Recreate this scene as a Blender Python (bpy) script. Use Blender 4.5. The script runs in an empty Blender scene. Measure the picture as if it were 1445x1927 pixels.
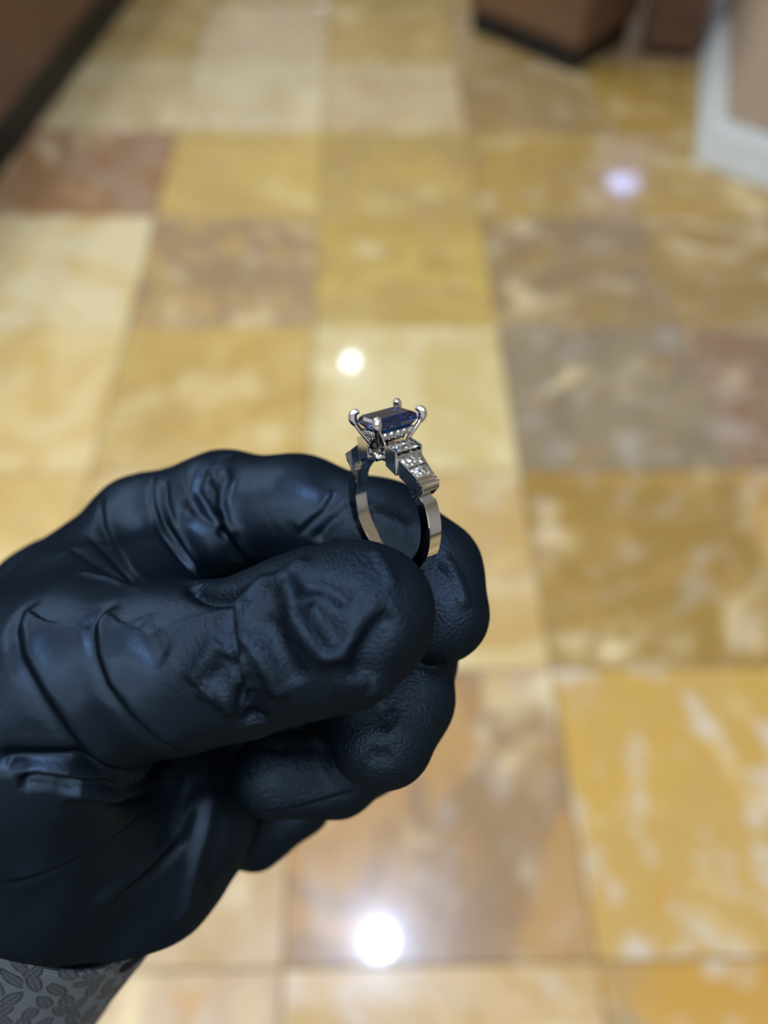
import bpy, bmesh, math, random
import numpy as np
from mathutils import Matrix, Vector
from mathutils.bvhtree import BVHTree

random.seed(7)
S = bpy.context.scene
COL = S.collection

# ------------------------------------------------------------------ camera
FPX, W_, H_ = 1450.0, 1445.0, 1927.0
TILE = 0.457
CAM_H = 2.82 * TILE
PITCH, ROLL, GRID_YAW = math.radians(54.52), math.radians(1.79), math.radians(2.64)
cam_data = bpy.data.cameras.new('camera')
cam = bpy.data.objects.new('camera', cam_data)
COL.objects.link(cam)
CAM = Matrix.Translation((0, 0, CAM_H)) @ Matrix.Rotation(math.pi / 2 - PITCH, 4, 'X') @ Matrix.Rotation(ROLL, 4, 'Z')
cam.matrix_world = CAM
cam_data.sensor_fit = 'VERTICAL'
cam_data.sensor_height = 36.0
cam_data.lens = 36.0 * FPX / H_
cam_data.clip_start = 0.01
cam_data.clip_end = 60
cam_data.dof.use_dof = True
cam_data.dof.focus_distance = 0.117
cam_data.dof.aperture_fstop = cam_data.lens / 3.3
S.camera = cam

# ------------------------------------------------------------------ world and exposure
world = bpy.data.worlds.new('world')
S.world = world
world.use_nodes = True
bg = world.node_tree.nodes['Background']
bg.inputs[0].default_value = (0.62, 0.72, 0.9, 1)
bg.inputs[1].default_value = 0.07
S.view_settings.view_transform = 'Standard'
S.view_settings.look = 'None'
S.view_settings.gamma = 1.0
S.view_settings.exposure = -0.22
S.view_settings.use_curve_mapping = False

CEIL = 2.8
LAMP_TINT = (0.80, 0.90, 1.0)
# photo pixel of each lamp's mirror image on the polished floor, disc diameter (m), power (W)
LAMPS = [((90, 1250), 0.10, 16, 0), ((330, 1230), 0.10, 12, 0), ((300, 1010), 0.10, 16, 0), ((600, 1130), 0.10, 8, 0),   # added to brighten the floor, mirror images hidden behind the hand
         ((715, 1772), 0.12, 22, 2), ((660, 682), 0.10, 5, 0), ((1172, 345), 0.30, 6, 1)]
TINTS = [LAMP_TINT, (0.36, 0.45, 1.0), (0.52, 0.68, 1.0)]
# unseen lamps added for brightness and sparkle: x, y (m), power (W)
ADDED_LAMPS = [(x, y, 7) for y in (-0.25, -1.2) for x in (-1.9, -1.15, -0.45, 0.35, 1.15, 1.9)] + [(-1.7, 0.9, 16), (-2.6, 1.9, 26), (-3.1, 3.1, 36), (-3.55, 4.3, 50), (-3.75, 5.6, 60),
              (2.4, 0.8, 6), (3.2, 2.0, 7), (3.3, 3.2, 11)]

def stone_rgb(c, k=0.08):
    g_ = 0.3 * c[0] + 0.55 * c[1] + 0.15 * c[2]
    return list(srgb(*[v + (g_ - v) * k for v in c])[:3])

def srgb(r, g, b):
    f = lambda c: (c / 255 / 12.92) if c / 255 <= 0.04045 else ((c / 255 + 0.055) / 1.055) ** 2.4
    return (f(r), f(g), f(b), 1.0)

def ray(px, py):
    v = Vector(((px - W_ / 2) / FPX, (H_ / 2 - py) / FPX, -1.0))
    return (CAM.to_3x3() @ v)

def on_floor(px, py, z=0.0):
    d = ray(px, py)
    t = (z - CAM_H) / d.z
    return Vector((0, 0, CAM_H)) + d * t

def cam_mm(px, py, depth):
    """camera-space point in millimetres of a pixel at a given depth"""
    return np.array([(px - W_ / 2) / FPX * depth, (H_ / 2 - py) / FPX * depth, -depth])

# ------------------------------------------------------------------ material helpers
def mat(name):
    m = bpy.data.materials.new(name)
    m.use_nodes = True
    nt = m.node_tree
    return m, nt, nt.nodes, nt.links, nt.nodes['Principled BSDF']

def plain(name, col, rough=0.5, metal=0.0, spec=0.5, noise=0.0, nscale=30.0, bump=0.0):
    m, nt, N, L, P = mat(name)
    P.inputs['Roughness'].default_value = rough
    P.inputs['Metallic'].default_value = metal
    P.inputs['Specular IOR Level'].default_value = spec
    tc = N.new('ShaderNodeTexCoord')
    nz = N.new('ShaderNodeTexNoise')
    nz.inputs['Scale'].default_value = nscale
    nz.inputs['Detail'].default_value = 4
    L.new(tc.outputs['Object'], nz.inputs['Vector'])
    mx = N.new('ShaderNodeMix'); mx.data_type = 'RGBA'
    mx.inputs['A'].default_value = col
    mx.inputs['B'].default_value = (col[0] * (1 - noise), col[1] * (1 - noise), col[2] * (1 - noise), 1)
    L.new(nz.outputs['Fac'], mx.inputs['Factor'])
    L.new(mx.outputs['Result'], P.inputs['Base Color'])
    if bump:
        b = N.new('ShaderNodeBump'); b.inputs['Strength'].default_value = bump
        b.inputs['Distance'].default_value = 0.001
        L.new(nz.outputs['Fac'], b.inputs['Height']); L.new(b.outputs['Normal'], P.inputs['Normal'])
    return m

def wood(name, c1, c2):
    m, nt, N, L, P = mat(name)
    tc = N.new('ShaderNodeTexCoord'); mp = N.new('ShaderNodeMapping')
    mp.inputs['Scale'].default_value = (1.5, 14, 14)
    nz = N.new('ShaderNodeTexNoise'); nz.inputs['Scale'].default_value = 3; nz.inputs['Detail'].default_value = 6
    nz.inputs['Distortion'].default_value = 0.6
    cr = N.new('ShaderNodeValToRGB')
    cr.color_ramp.elements[0].color = c1; cr.color_ramp.elements[0].position = 0.3
    cr.color_ramp.elements[1].color = c2; cr.color_ramp.elements[1].position = 0.7
    L.new(tc.outputs['Object'], mp.inputs['Vector']); L.new(mp.outputs['Vector'], nz.inputs['Vector'])
    L.new(nz.outputs['Fac'], cr.inputs['Fac']); L.new(cr.outputs['Color'], P.inputs['Base Color'])
    P.inputs['Roughness'].default_value = 0.38
    return m

def marble():
    """polished golden marble; two colours per tile come from the tile's own properties"""
    m, nt, N, L, P = mat('golden_marble')
    tc = N.new('ShaderNodeTexCoord'); oi = N.new('ShaderNodeObjectInfo')
    off = N.new('ShaderNodeVectorMath'); off.operation = 'MULTIPLY_ADD'
    rv = N.new('ShaderNodeCombineXYZ')
    for k in range(3): L.new(oi.outputs['Random'], rv.inputs[k])
    off.inputs[1].default_value = (37, 91, 53)
    L.new(rv.outputs[0], off.inputs[0]); L.new(tc.outputs['Object'], off.inputs[2])
    rot = N.new('ShaderNodeVectorRotate'); rot.rotation_type = 'Z_AXIS'
    ang = N.new('ShaderNodeMath'); ang.operation = 'MULTIPLY'; ang.inputs[1].default_value = 40
    L.new(oi.outputs['Random'], ang.inputs[0]); L.new(ang.outputs[0], rot.inputs['Angle'])
    L.new(off.outputs[0], rot.inputs['Vector'])
    st = N.new('ShaderNodeMapping'); st.inputs['Scale'].default_value = (1.0, 1.45, 1)
    L.new(rot.outputs[0], st.inputs['Vector'])
    def noise(scale, detail, dist, rough=0.55):
        n = N.new('ShaderNodeTexNoise'); n.inputs['Scale'].default_value = scale
        n.inputs['Detail'].default_value = detail; n.inputs['Distortion'].default_value = dist
        n.inputs['Roughness'].default_value = rough
        L.new(st.outputs[0], n.inputs['Vector']); return n.outputs['Fac']
    def ramp(src, a, b):
        r = N.new('ShaderNodeMapRange'); r.interpolation_type = 'SMOOTHSTEP'
        r.inputs['From Min'].default_value = a; r.inputs['From Max'].default_value = b
        L.new(src, r.inputs['Value']); return r.outputs[0]
    def mix(f, a, b):
        x = N.new('ShaderNodeMix'); x.data_type = 'RGBA'
        for key, s in (('Factor', f), ('A', a), ('B', b)):
            if isinstance(s, (tuple, float)): x.inputs[key].default_value = s
            else: L.new(s, x.inputs[key])
        return x.outputs['Result']
    def attr(nm):
        a = N.new('ShaderNodeAttribute'); a.attribute_type = 'OBJECT'; a.attribute_name = nm
        return a
    base, acc, spk = attr('stone_base').outputs['Color'], attr('stone_accent').outputs['Color'], attr('stone_speckle').outputs['Fac']
    c = mix(ramp(noise(4.5, 5, 1.2), 0.42, 0.60), base, acc)
    # cream clouds
    f = ramp(noise(5.5, 4, 0.6), 0.52, 0.80)
    c = mix(f, c, srgb(226, 204, 158))
    # grey mauve flecks and pale patches, strong only where a tile has them
    sp = N.new('ShaderNodeMath'); sp.operation = 'MULTIPLY'
    L.new(ramp(noise(11.0, 2, 0.2), 0.50, 0.74), sp.inputs[0]); L.new(spk, sp.inputs[1])
    c = mix(sp.outputs[0], c, srgb(206, 196, 186))
    # ochre veins
    vn = ramp(noise(9.0, 6, 2.0, 0.65), 0.60, 0.72)
    vm = N.new('ShaderNodeMath'); vm.operation = 'MULTIPLY'; vm.inputs[1].default_value = 0.75
    L.new(vn, vm.inputs[0])
    c = mix(vm.outputs[0], c, srgb(196, 138, 50))
    L.new(c, P.inputs['Base Color'])
    rr = N.new('ShaderNodeMapRange'); rr.inputs['To Min'].default_value = 0.17; rr.inputs['To Max'].default_value = 0.30
    L.new(noise(12, 3, 0.3), rr.inputs['Value'])
    L.new(rr.outputs[0], P.inputs['Roughness'])
    P.inputs['Coat Weight'].default_value = 0.5
    P.inputs['Coat Roughness'].default_value = 0.06
    P.inputs['Specular IOR Level'].default_value = 0.5
    return m

def nitrile():
    m, nt, N, L, P = mat('black_nitrile')
    tc = N.new('ShaderNodeTexCoord')
    a = N.new('ShaderNodeTexNoise'); a.inputs['Scale'].default_value = 2100; a.inputs['Detail'].default_value = 3
    b = N.new('ShaderNodeTexNoise'); b.inputs['Scale'].default_value = 420; b.inputs['Detail'].default_value = 4
    v = N.new('ShaderNodeTexVoronoi'); v.inputs['Scale'].default_value = 900
    for t in (a, b, v): L.new(tc.outputs['Object'], t.inputs['Vector'])
    at = N.new('ShaderNodeAttribute'); at.attribute_name = 'grip'
    m1 = N.new('ShaderNodeMath'); m1.operation = 'MULTIPLY'; L.new(a.outputs['Fac'], m1.inputs[0]); L.new(at.outputs['Fac'], m1.inputs[1])
    bp = N.new('ShaderNodeBump'); bp.inputs['Strength'].default_value = 0.9; bp.inputs['Distance'].default_value = 0.0003
    L.new(m1.outputs[0], bp.inputs['Height'])
    bp2 = N.new('ShaderNodeBump'); bp2.inputs['Strength'].default_value = 0.25; bp2.inputs['Distance'].default_value = 0.0004
    L.new(b.outputs['Fac'], bp2.inputs['Height']); L.new(bp.outputs['Normal'], bp2.inputs['Normal'])
    df = N.new('ShaderNodeBsdfDiffuse'); df.inputs['Color'].default_value = (0.0014, 0.0027, 0.0055, 1)
    gl = N.new('ShaderNodeBsdfGlossy'); gl.inputs['Color'].default_value = (0.0150, 0.0215, 0.0300, 1); gl.inputs['Roughness'].default_value = 0.40
    ad = N.new('ShaderNodeAddShader')
    for q, t in enumerate((df, gl)):
        L.new(bp2.outputs['Normal'], t.inputs['Normal']); L.new(t.outputs[0], ad.inputs[q])
    L.new(ad.outputs[0], N['Material Output'].inputs['Surface'])
    N.remove(P)
    return m

def jacquard():
    m, nt, N, L, P = mat('grey_jacquard')
    tc = N.new('ShaderNodeTexCoord')
    def math_(op, a, b=None, c=None):
        n = N.new('ShaderNodeMath'); n.operation = op
        for k, v in enumerate((a, b, c)):
            if v is None: continue
            if isinstance(v, (int, float)): n.inputs[k].default_value = v
            else: L.new(v, n.inputs[k])
        return n.outputs[0]
    SC = 25.0
    vo = N.new('ShaderNodeTexVoronoi'); vo.voronoi_dimensions = '2D'; vo.inputs['Scale'].default_value = SC; vo.inputs['Randomness'].default_value = 0.6
    L.new(tc.outputs['UV'], vo.inputs['Vector'])
    sub = N.new('ShaderNodeVectorMath'); sub.operation = 'SUBTRACT'
    L.new(tc.outputs['UV'], sub.inputs[0]); L.new(vo.outputs['Position'], sub.inputs[1])
    sc = N.new('ShaderNodeVectorMath'); sc.operation = 'SCALE'; sc.inputs['Scale'].default_value = SC
    L.new(sub.outputs[0], sc.inputs[0])
    sp = N.new('ShaderNodeSeparateColor'); L.new(vo.outputs['Color'], sp.inputs[0])
    ro = N.new('ShaderNodeVectorRotate'); ro.rotation_type = 'Z_AXIS'
    L.new(sc.outputs[0], ro.inputs['Vector']); L.new(math_('MULTIPLY_ADD', sp.outputs[0], 1.6, 0.2), ro.inputs['Angle'])
    xyz = N.new('ShaderNodeSeparateXYZ'); L.new(ro.outputs[0], xyz.inputs[0])
    u = math_('DIVIDE', xyz.outputs[0], 0.78); v = math_('ABSOLUTE', xyz.outputs[1])
    edge = math_('MULTIPLY', math_('SUBTRACT', 1.0, math_('MULTIPLY', u, u)), 0.27)
    d = math_('SUBTRACT', edge, v)                       # > 0 inside a leaf
    leaf = math_('GREATER_THAN', d, 0.0)
    rim = math_('LESS_THAN', math_('ABSOLUTE', d), 0.045)
    rib = math_('MULTIPLY', leaf, math_('LESS_THAN', v, 0.022))
    wv = N.new('ShaderNodeTexWave'); wv.bands_direction = 'Y'; wv.inputs['Scale'].default_value = 62; wv.inputs['Distortion'].default_value = 0.4
    L.new(tc.outputs['UV'], wv.inputs['Vector'])
    def mix(f, a, b):
        x = N.new('ShaderNodeMix'); x.data_type = 'RGBA'
        for key, q in (('Factor', f), ('A', a), ('B', b)):
            if isinstance(q, tuple): x.inputs[key].default_value = q
            else: L.new(q, x.inputs[key])
        return x.outputs['Result']
    c = mix(wv.outputs['Fac'], srgb(24, 28, 33), srgb(92, 103, 115))
    c = mix(leaf, c, srgb(50, 57, 65))
    c = mix(math_('MAXIMUM', rim, rib), c, srgb(17, 19, 22))
    L.new(c, P.inputs['Base Color'])
    h = math_('MULTIPLY_ADD', wv.outputs['Fac'], 0.3, math_('MULTIPLY', leaf, 0.6))
    bp = N.new('ShaderNodeBump'); bp.inputs['Strength'].default_value = 0.7; bp.inputs['Distance'].default_value = 0.0003
    L.new(h, bp.inputs['Height']); L.new(bp.outputs['Normal'], P.inputs['Normal'])
    P.inputs['Roughness'].default_value = 0.8
    return m

def gem(name, col, ior, rough=0.0):
    m, nt, N, L, P = mat(name)
    P.inputs['Base Color'].default_value = col
    P.inputs['Transmission Weight'].default_value = 1.0
    P.inputs['IOR'].default_value = ior
    P.inputs['Roughness'].default_value = rough
    return m

def diamond():
    m, nt, N, L, P = mat('diamond')
    tc = N.new('ShaderNodeTexCoord'); ge = N.new('ShaderNodeNewGeometry')
    vo = N.new('ShaderNodeTexVoronoi'); vo.inputs['Scale'].default_value = 3300
    L.new(tc.outputs['Object'], vo.inputs['Vector'])
    ma = N.new('ShaderNodeVectorMath'); ma.operation = 'MULTIPLY_ADD'
    ma.inputs[1].default_value = (0.9, 0.9, 0.9); ma.inputs[2].default_value = (-0.45, -0.45, -0.45)
    L.new(vo.outputs['Color'], ma.inputs[0])
    ad = N.new('ShaderNodeVectorMath'); L.new(ma.outputs[0], ad.inputs[0]); L.new(ge.outputs['Normal'], ad.inputs[1])
    no = N.new('ShaderNodeVectorMath'); no.operation = 'NORMALIZE'; L.new(ad.outputs[0], no.inputs[0])
    gl = N.new('ShaderNodeBsdfGlossy'); gl.inputs['Roughness'].default_value = 0.16
    gl.inputs['Color'].default_value = (0.93, 0.97, 1, 1); L.new(no.outputs[0], gl.inputs['Normal'])
    P.inputs['Base Color'].default_value = (0.97, 0.99, 1, 1); P.inputs['Transmission Weight'].default_value = 1
    P.inputs['IOR'].default_value = 2.35; P.inputs['Roughness'].default_value = 0.0
    mx = N.new('ShaderNodeMixShader'); mx.inputs[0].default_value = 0.68
    L.new(P.outputs[0], mx.inputs[1]); L.new(gl.outputs[0], mx.inputs[2])
    L.new(mx.outputs[0], N['Material Output'].inputs['Surface'])
    return m

def glow(name, col, strength):
    m, nt, N, L, P = mat(name)
    P.inputs['Base Color'].default_value = (0.9, 0.9, 0.9, 1)
    P.inputs['Emission Color'].default_value = col
    P.inputs['Emission Strength'].default_value = strength
    return m

M = dict(
    marble=marble(), grout=plain('grout', srgb(120, 98, 66), 0.8, noise=0.3, nscale=60),
    glove=nitrile(), sleeve=jacquard(),
    metal=plain('white_gold', (0.80, 0.80, 0.81, 1), 0.07, 1.0, noise=0.04, nscale=400),
    sapphire=gem('sapphire', (0.012, 0.10, 0.60, 1), 1.77),
    diamond=diamond(),
    wood=wood('brown_wood', srgb(88, 60, 44), srgb(110, 78, 58)),
    wood2=wood('tan_wood', srgb(92, 66, 46), srgb(112, 82, 58)),
    black=plain('black_kick', srgb(20, 18, 17), 0.5, noise=0.3),
    white=plain('white_lacquer', srgb(214, 216, 214), 0.35, noise=0.05),
    beige=plain('beige_panel', srgb(178, 158, 138), 0.5, noise=0.08),
    ceil=plain('ceiling_paint', srgb(225, 222, 214), 0.9, noise=0.03),
    wall=plain('wall_paint', srgb(206, 202, 196), 0.8, noise=0.05, nscale=4),
    glass=gem('case_glass', (0.97, 0.99, 0.98, 1), 1.45),
    lens=glow('lamp_lens', (*LAMP_TINT, 1), 3.0),
)

# ------------------------------------------------------------------ object helpers
def link(name, me, m, parent=None, smooth=False):
    o = bpy.data.objects.new(name, me)
    COL.objects.link(o)
    if m and not me.materials: me.materials.append(m)
    if parent: o.parent = parent
    if smooth: me.polygons.foreach_set('use_smooth', [True] * len(me.polygons))
    return o

def tag(o, label=None, cat=None, group=None, kind=None):
    for k, v in (('label', label), ('category', cat), ('group', group), ('kind', kind)):
        if v: o[k] = v
    return o

def empty(name, mw):
    o = bpy.data.objects.new(name, None)
    o.empty_display_size = 0.02
    COL.objects.link(o)
    o.matrix_world = mw if isinstance(mw, Matrix) else Matrix.Translation(mw)
    return o

def bm_mesh(bm, name='m', bevel=0.0, segs=2):
    if bevel:
        bmesh.ops.bevel(bm, geom=list(bm.edges), offset=bevel, segments=segs, affect='EDGES', profile=0.5, clamp_overlap=True)
    bmesh.ops.recalc_face_normals(bm, faces=list(bm.faces))
    me = bpy.data.meshes.new(name)
    bm.to_mesh(me); bm.free()
    return me

def box_bm(x0, x1, y0, y1, z0, z1, bm=None):
    bm = bm or bmesh.new()
    v = [bm.verts.new(p) for p in ((x0, y0, z0), (x1, y0, z0), (x1, y1, z0), (x0, y1, z0), (x0, y0, z1), (x1, y0, z1), (x1, y1, z1), (x0, y1, z1))]
    for f in ((0, 3, 2, 1), (4, 5, 6, 7), (0, 1, 5, 4), (1, 2, 6, 5), (2, 3, 7, 6), (3, 0, 4, 7)):
        bm.faces.new([v[i] for i in f])
    return bm

def box(name, x0, x1, y0, y1, z0, z1, m, parent=None, bevel=0.003):
    return link(name, bm_mesh(box_bm(x0, x1, y0, y1, z0, z1), name, bevel), m, parent)

def hull_bm(pts):
    bm = bmesh.new()
    vs = [bm.verts.new(p) for p in pts]
    r = bmesh.ops.convex_hull(bm, input=vs)
    bmesh.ops.dissolve_limit(bm, angle_limit=0.02, verts=list(bm.verts), edges=list(bm.edges))
    return bm

# ------------------------------------------------------------------ floor and tiles
fl = box('floor', -4, 4, -2.2, 7.2, -0.06, -0.0035, M['grout'], bevel=0)
tag(fl, kind='structure')
PAL = [((196, 160, 92), (172, 138, 84)), ((188, 150, 82), (206, 176, 112)), ((176, 142, 94), (196, 164, 104)),
       ((202, 172, 104), (184, 142, 66)), ((164, 134, 98), (186, 150, 84)), ((204, 178, 130), (196, 160, 98))]
KNOWN = {  # (column, row): base, accent, speckle; floor sheen painted into far left, dimness into right
    (0, -1): ((184, 146, 80), (196, 160, 110), .5), (0, 0): ((178, 136, 82), (150, 118, 82), .25), (0, 1): ((190, 154, 92), (204, 176, 120), .3),
    (0, 2): ((200, 174, 110), (210, 190, 136), .1), (0, 3): ((196, 164, 84), (180, 148, 76), .1), (0, 4): ((194, 162, 88), (182, 150, 90), 0),
    (0, 5): ((206, 182, 138), (196, 168, 120), .1), (0, 6): ((186, 154, 84), (196, 162, 98), 0), (0, 7): ((184, 146, 70), (176, 140, 70), 0),
    (-1, -1): ((200, 170, 130), (188, 156, 122), .2), (-1, 0): ((194, 164, 126), (184, 150, 104), .3), (-1, 1): ((202, 168, 98), (190, 152, 84), .1),
    (-1, 2): ((196, 162, 90), (184, 148, 76), .05), (-1, 3): ((158, 128, 94), (186, 152, 96), .1), (-1, 4): ((206, 174, 98), (194, 160, 92), 0),
    (-1, 5): ((214, 196, 158), (206, 182, 136), .1), (-1, 6): ((204, 180, 144), (208, 184, 138), 0),
    (-2, 0): ((206, 178, 130), (190, 150, 90), .1), (-2, 1): ((214, 180, 108), (204, 168, 96), .05), (-2, 2): ((208, 172, 100), (220, 192, 132), .05),
    (-2, 3): ((222, 202, 156), (212, 182, 120), 0), (-2, 4): ((164, 132, 104), (160, 118, 80), .1), (-2, 5): ((210, 190, 144), (202, 176, 130), .1),
    (-2, 6): ((196, 168, 110), (180, 150, 90), 0), (-3, 3): ((210, 184, 134), (196, 160, 96), 0), (-3, 4): ((196, 164, 110), (176, 140, 88), 0),
    (1, -1): ((190, 140, 52), (164, 134, 92), .8), (1, 0): ((194, 152, 70), (190, 150, 78), .75), (1, 1): ((154, 120, 56), (168, 132, 68), .35),
    (1, 2): ((146, 128, 98), (134, 116, 92), .35), (1, 3): ((156, 128, 78), (144, 118, 86), .2), (1, 4): ((182, 148, 72), (172, 140, 82), .2),
    (1, 5): ((166, 136, 82), (158, 128, 84), .3), (1, 6): ((178, 148, 100), (168, 134, 76), .1), (2, 0): ((196, 148, 58), (196, 156, 84), .8),
    (2, 1): ((176, 132, 56), (188, 150, 84), .5), (2, 2): ((146, 118, 92), (138, 106, 80), .3), (2, 3): ((150, 122, 70), (164, 132, 78), .2),
    (2, 4): ((170, 136, 60), (186, 148, 72), .1), (2, 5): ((172, 138, 60), (184, 146, 70), .1), (2, -1): ((186, 140, 60), (160, 136, 104), .8),
}
g = 0.003
tile_me = bm_mesh(box_bm(g / 2, TILE - g / 2, g / 2, TILE - g / 2, -0.012, 0.0), 'tile', 0.0012, 1)
tile_me.materials.append(M['marble'])
OX, OY = -0.264 * TILE, 0.243 * TILE
rotg = Matrix.Rotation(GRID_YAW, 4, 'Z')
for cx in range(-6, 8):
    for cy in range(-3, 13):
        p = rotg @ Vector((OX + cx * TILE, OY + cy * TILE, 0))
        if abs(p.x) > 3.3 or p.y > 6 or p.y < -1.2: continue
        o = link('tile', tile_me, None, fl)
        o.matrix_world = Matrix.Translation(p) @ rotg
        rnd = random.Random(cx * 131 + cy * 17 + 5)
        b, a, s = KNOWN.get((cx, cy), (*rnd.choice(PAL), rnd.random() * 0.3))
        o['stone_base'] = stone_rgb(b); o['stone_accent'] = stone_rgb(a); o['stone_speckle'] = float(s)

# ------------------------------------------------------------------ ceiling, downlights and added fill lamps
ce = box('ceiling', -4, 4, -2.2, 7.2, CEIL, CEIL + 0.05, M['ceil'], bevel=0)
tag(ce, kind='structure')
def lamp_spot(px, py):
    f = on_floor(px, py); d = ray(px, py)
    return f + Vector((d.x, d.y, -d.z)) * (CEIL / -d.z)
for p, dia, watt, tint in [(lamp_spot(*q), d_, w_, t_) for q, d_, w_, t_ in LAMPS] + [(Vector((x, y, 0)), 0.11, w_, 0) for x, y, w_ in ADDED_LAMPS]:
    r = empty('downlight_or_fill', Vector((p.x, p.y, CEIL)))
    tag(r, 'round recessed ceiling light with a white trim, most of them added to brighten the shop', 'lamp', 'ceiling downlights')
    bm = bmesh.new()
    ri, ro, n = dia / 2, dia / 2 + 0.015, 32
    vs = []
    for k in range(n):
        c, s = math.cos(2 * math.pi * k / n), math.sin(2 * math.pi * k / n)
        vs.append([bm.verts.new((q * c, q * s, z)) for q, z in ((ri, 0), (ri, -0.006), (ro, -0.003), (ro, 0))])
    for k in range(n):
        a, b = vs[k], vs[(k + 1) % n]
        for j in range(3): bm.faces.new((a[j], b[j], b[j + 1], a[j + 1]))
    link('trim_ring', bm_mesh(bm), M['white'], r)
    bm = bmesh.new(); bmesh.ops.create_cone(bm, cap_ends=True, segments=32, radius1=ri, radius2=ri, depth=0.002)
    le = link('lens', bm_mesh(bm), M['lens'], r); le.location.z = -0.001
    ld = bpy.data.lights.new('downlight_or_fill_beam', 'AREA'); ld.shape = 'DISK'; ld.size = dia * 0.95
    ld.energy = watt; ld.color = TINTS[tint]; ld.spread = math.radians(175)
    lo = bpy.data.objects.new('downlight_or_fill_beam', ld); COL.objects.link(lo); lo.parent = r; lo.location.z = -0.008

for nm, b in dict(wall_left=(-4.06, -4, -2.2, 7.2), wall_right=(4, 4.06, -2.2, 7.2), wall_back=(-4, 4, -2.26, -2.2), wall_front=(-4, 4, 7.2, 7.26)).items():
    tag(box(nm, *b, -0.06, CEIL + 0.05, M['wall'], bevel=0), kind='structure')

# ------------------------------------------------------------------ shop furniture
def frame_from(p0, p1):
    """origin on the floor at p0, x along p0->p1, y away from the camera"""
    x = (p1 - p0).normalized(); y = Vector((-x.y, x.x, 0))
    if y.dot(p0 + p1) < 0: y = -y
    mw = Matrix((( x.x, y.x, 0, p0.x), (x.y, y.y, 0, p0.y), (0, 0, 1, 0), (0, 0, 0, 1)))
    return mw, (p1 - p0).length, x.cross(y).z > 0

def display_case(name, p0, p1, depth, kick, over, body_top, wmat, label, extra=(0, 0)):
    mw, ln, _ = frame_from(p0, p1)
    r = empty(name, mw); tag(r, label, 'counter', 'shop display counters')
    x0, x1 = -extra[0], ln + extra[1]
    box('kick_board', x0, x1, 0, depth - over, 0, kick, M['black'], r, 0.002)
    box('body', x0 - over, x1 + over, -over, depth, kick, body_top, wmat, r, 0.004)
    box('top_rail', x0 - over - 0.01, x1 + over + 0.01, -over - 0.01, depth + 0.01, body_top, body_top + 0.03, wmat, r, 0.004)
    box('glass_case', x0, x1, 0.01, depth - 0.02, body_top + 0.03, body_top + 0.28, M['glass'], r, 0.002)
    return r

# counter on the left: its foot runs from the left frame edge up to the top edge
a, b = on_floor(0, 332), on_floor(246, 0)
ext = (b - a).normalized()
display_case('display_counter', a - ext * 0.9, b + ext * 1.2, 0.6, 0.13, 0.02, 0.72, M['wood'],
             'long dark brown wooden counter with a thick black kick board, running along the tiles')
# counter at the top with a visible corner
c0, c1 = on_floor(885, 58), on_floor(1076, 138)
cs = on_floor(1200, 92)
mw, ln, _ = frame_from(c0, c1)
display_case('display_counter', c0, c1, 0.36, 0.085, 0.015, 0.72, M['wood2'],
             'brown wooden counter whose black footed corner points into the tiled floor')
d0, d1 = on_floor(1207, 106), on_floor(1316, 116)
mw, ln, _ = frame_from(d0, d1)
r = empty('low_cabinet', mw)
tag(r, 'low reddish brown cabinet between the brown corner counter and the pedestal', 'cabinet')
box('kick_board', 0.01, ln - 0.03, 0.012, 0.26, 0, 0.03, M['black'], r, 0.002)
box('body', 0, ln - 0.02, 0, 0.27, 0.03, 0.30, M['wood'], r, 0.004)
box('top', -0.005, ln - 0.015, -0.008, 0.275, 0.30, 0.32, M['wood'], r, 0.004)
# white based pedestal at the right, its corner cut at an angle
foot = [Vector(p) for p in ((0.918, 2.268), (1.40, 1.915), (1.95, 1.915), (1.95, 3.34), (1.174, 3.34))]
def inset(poly, d):
    out = []
    for i, p in enumerate(poly):
        a, b = (p - poly[i - 1]).normalized(), (poly[(i + 1) % len(poly)] - p).normalized()
        n1, n2 = Vector((-a.y, a.x)), Vector((-b.y, b.x))
        m = (n1 + n2).normalized(); out.append(p + m * (d / max(0.3, m.dot(n1))))
    return out
r = empty('pedestal', Vector((foot[0].x, foot[0].y, 0)))
tag(r, 'beige pedestal with an angled corner on a stepped white base', 'pedestal')
for nm, d, z0, z1, mm_ in (('base_step', 0.0, 0, 0.055, 'white'), ('base_step', 0.012, 0.055, 0.105, 'white'), ('base_step', 0.03, 0.105, 0.125, 'white'),
                           ('body', 0.05, 0.125, 0.92, 'beige'), ('top_slab', 0.02, 0.92, 0.96, 'white')):
    bm = bmesh.new(); pl = inset(foot, d)
    lo_ = [bm.verts.new((p.x - foot[0].x, p.y - foot[0].y, z0)) for p in pl]; hi_ = [bm.verts.new((p.x - foot[0].x, p.y - foot[0].y, z1)) for p in pl]
    bm.faces.new(list(reversed(lo_))); bm.faces.new(hi_)
    for i in range(len(pl)): bm.faces.new((lo_[i], lo_[(i + 1) % len(pl)], hi_[(i + 1) % len(pl)], hi_[i]))
    link(nm, bm_mesh(bm, nm, 0.004), M[mm_], r)

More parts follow.
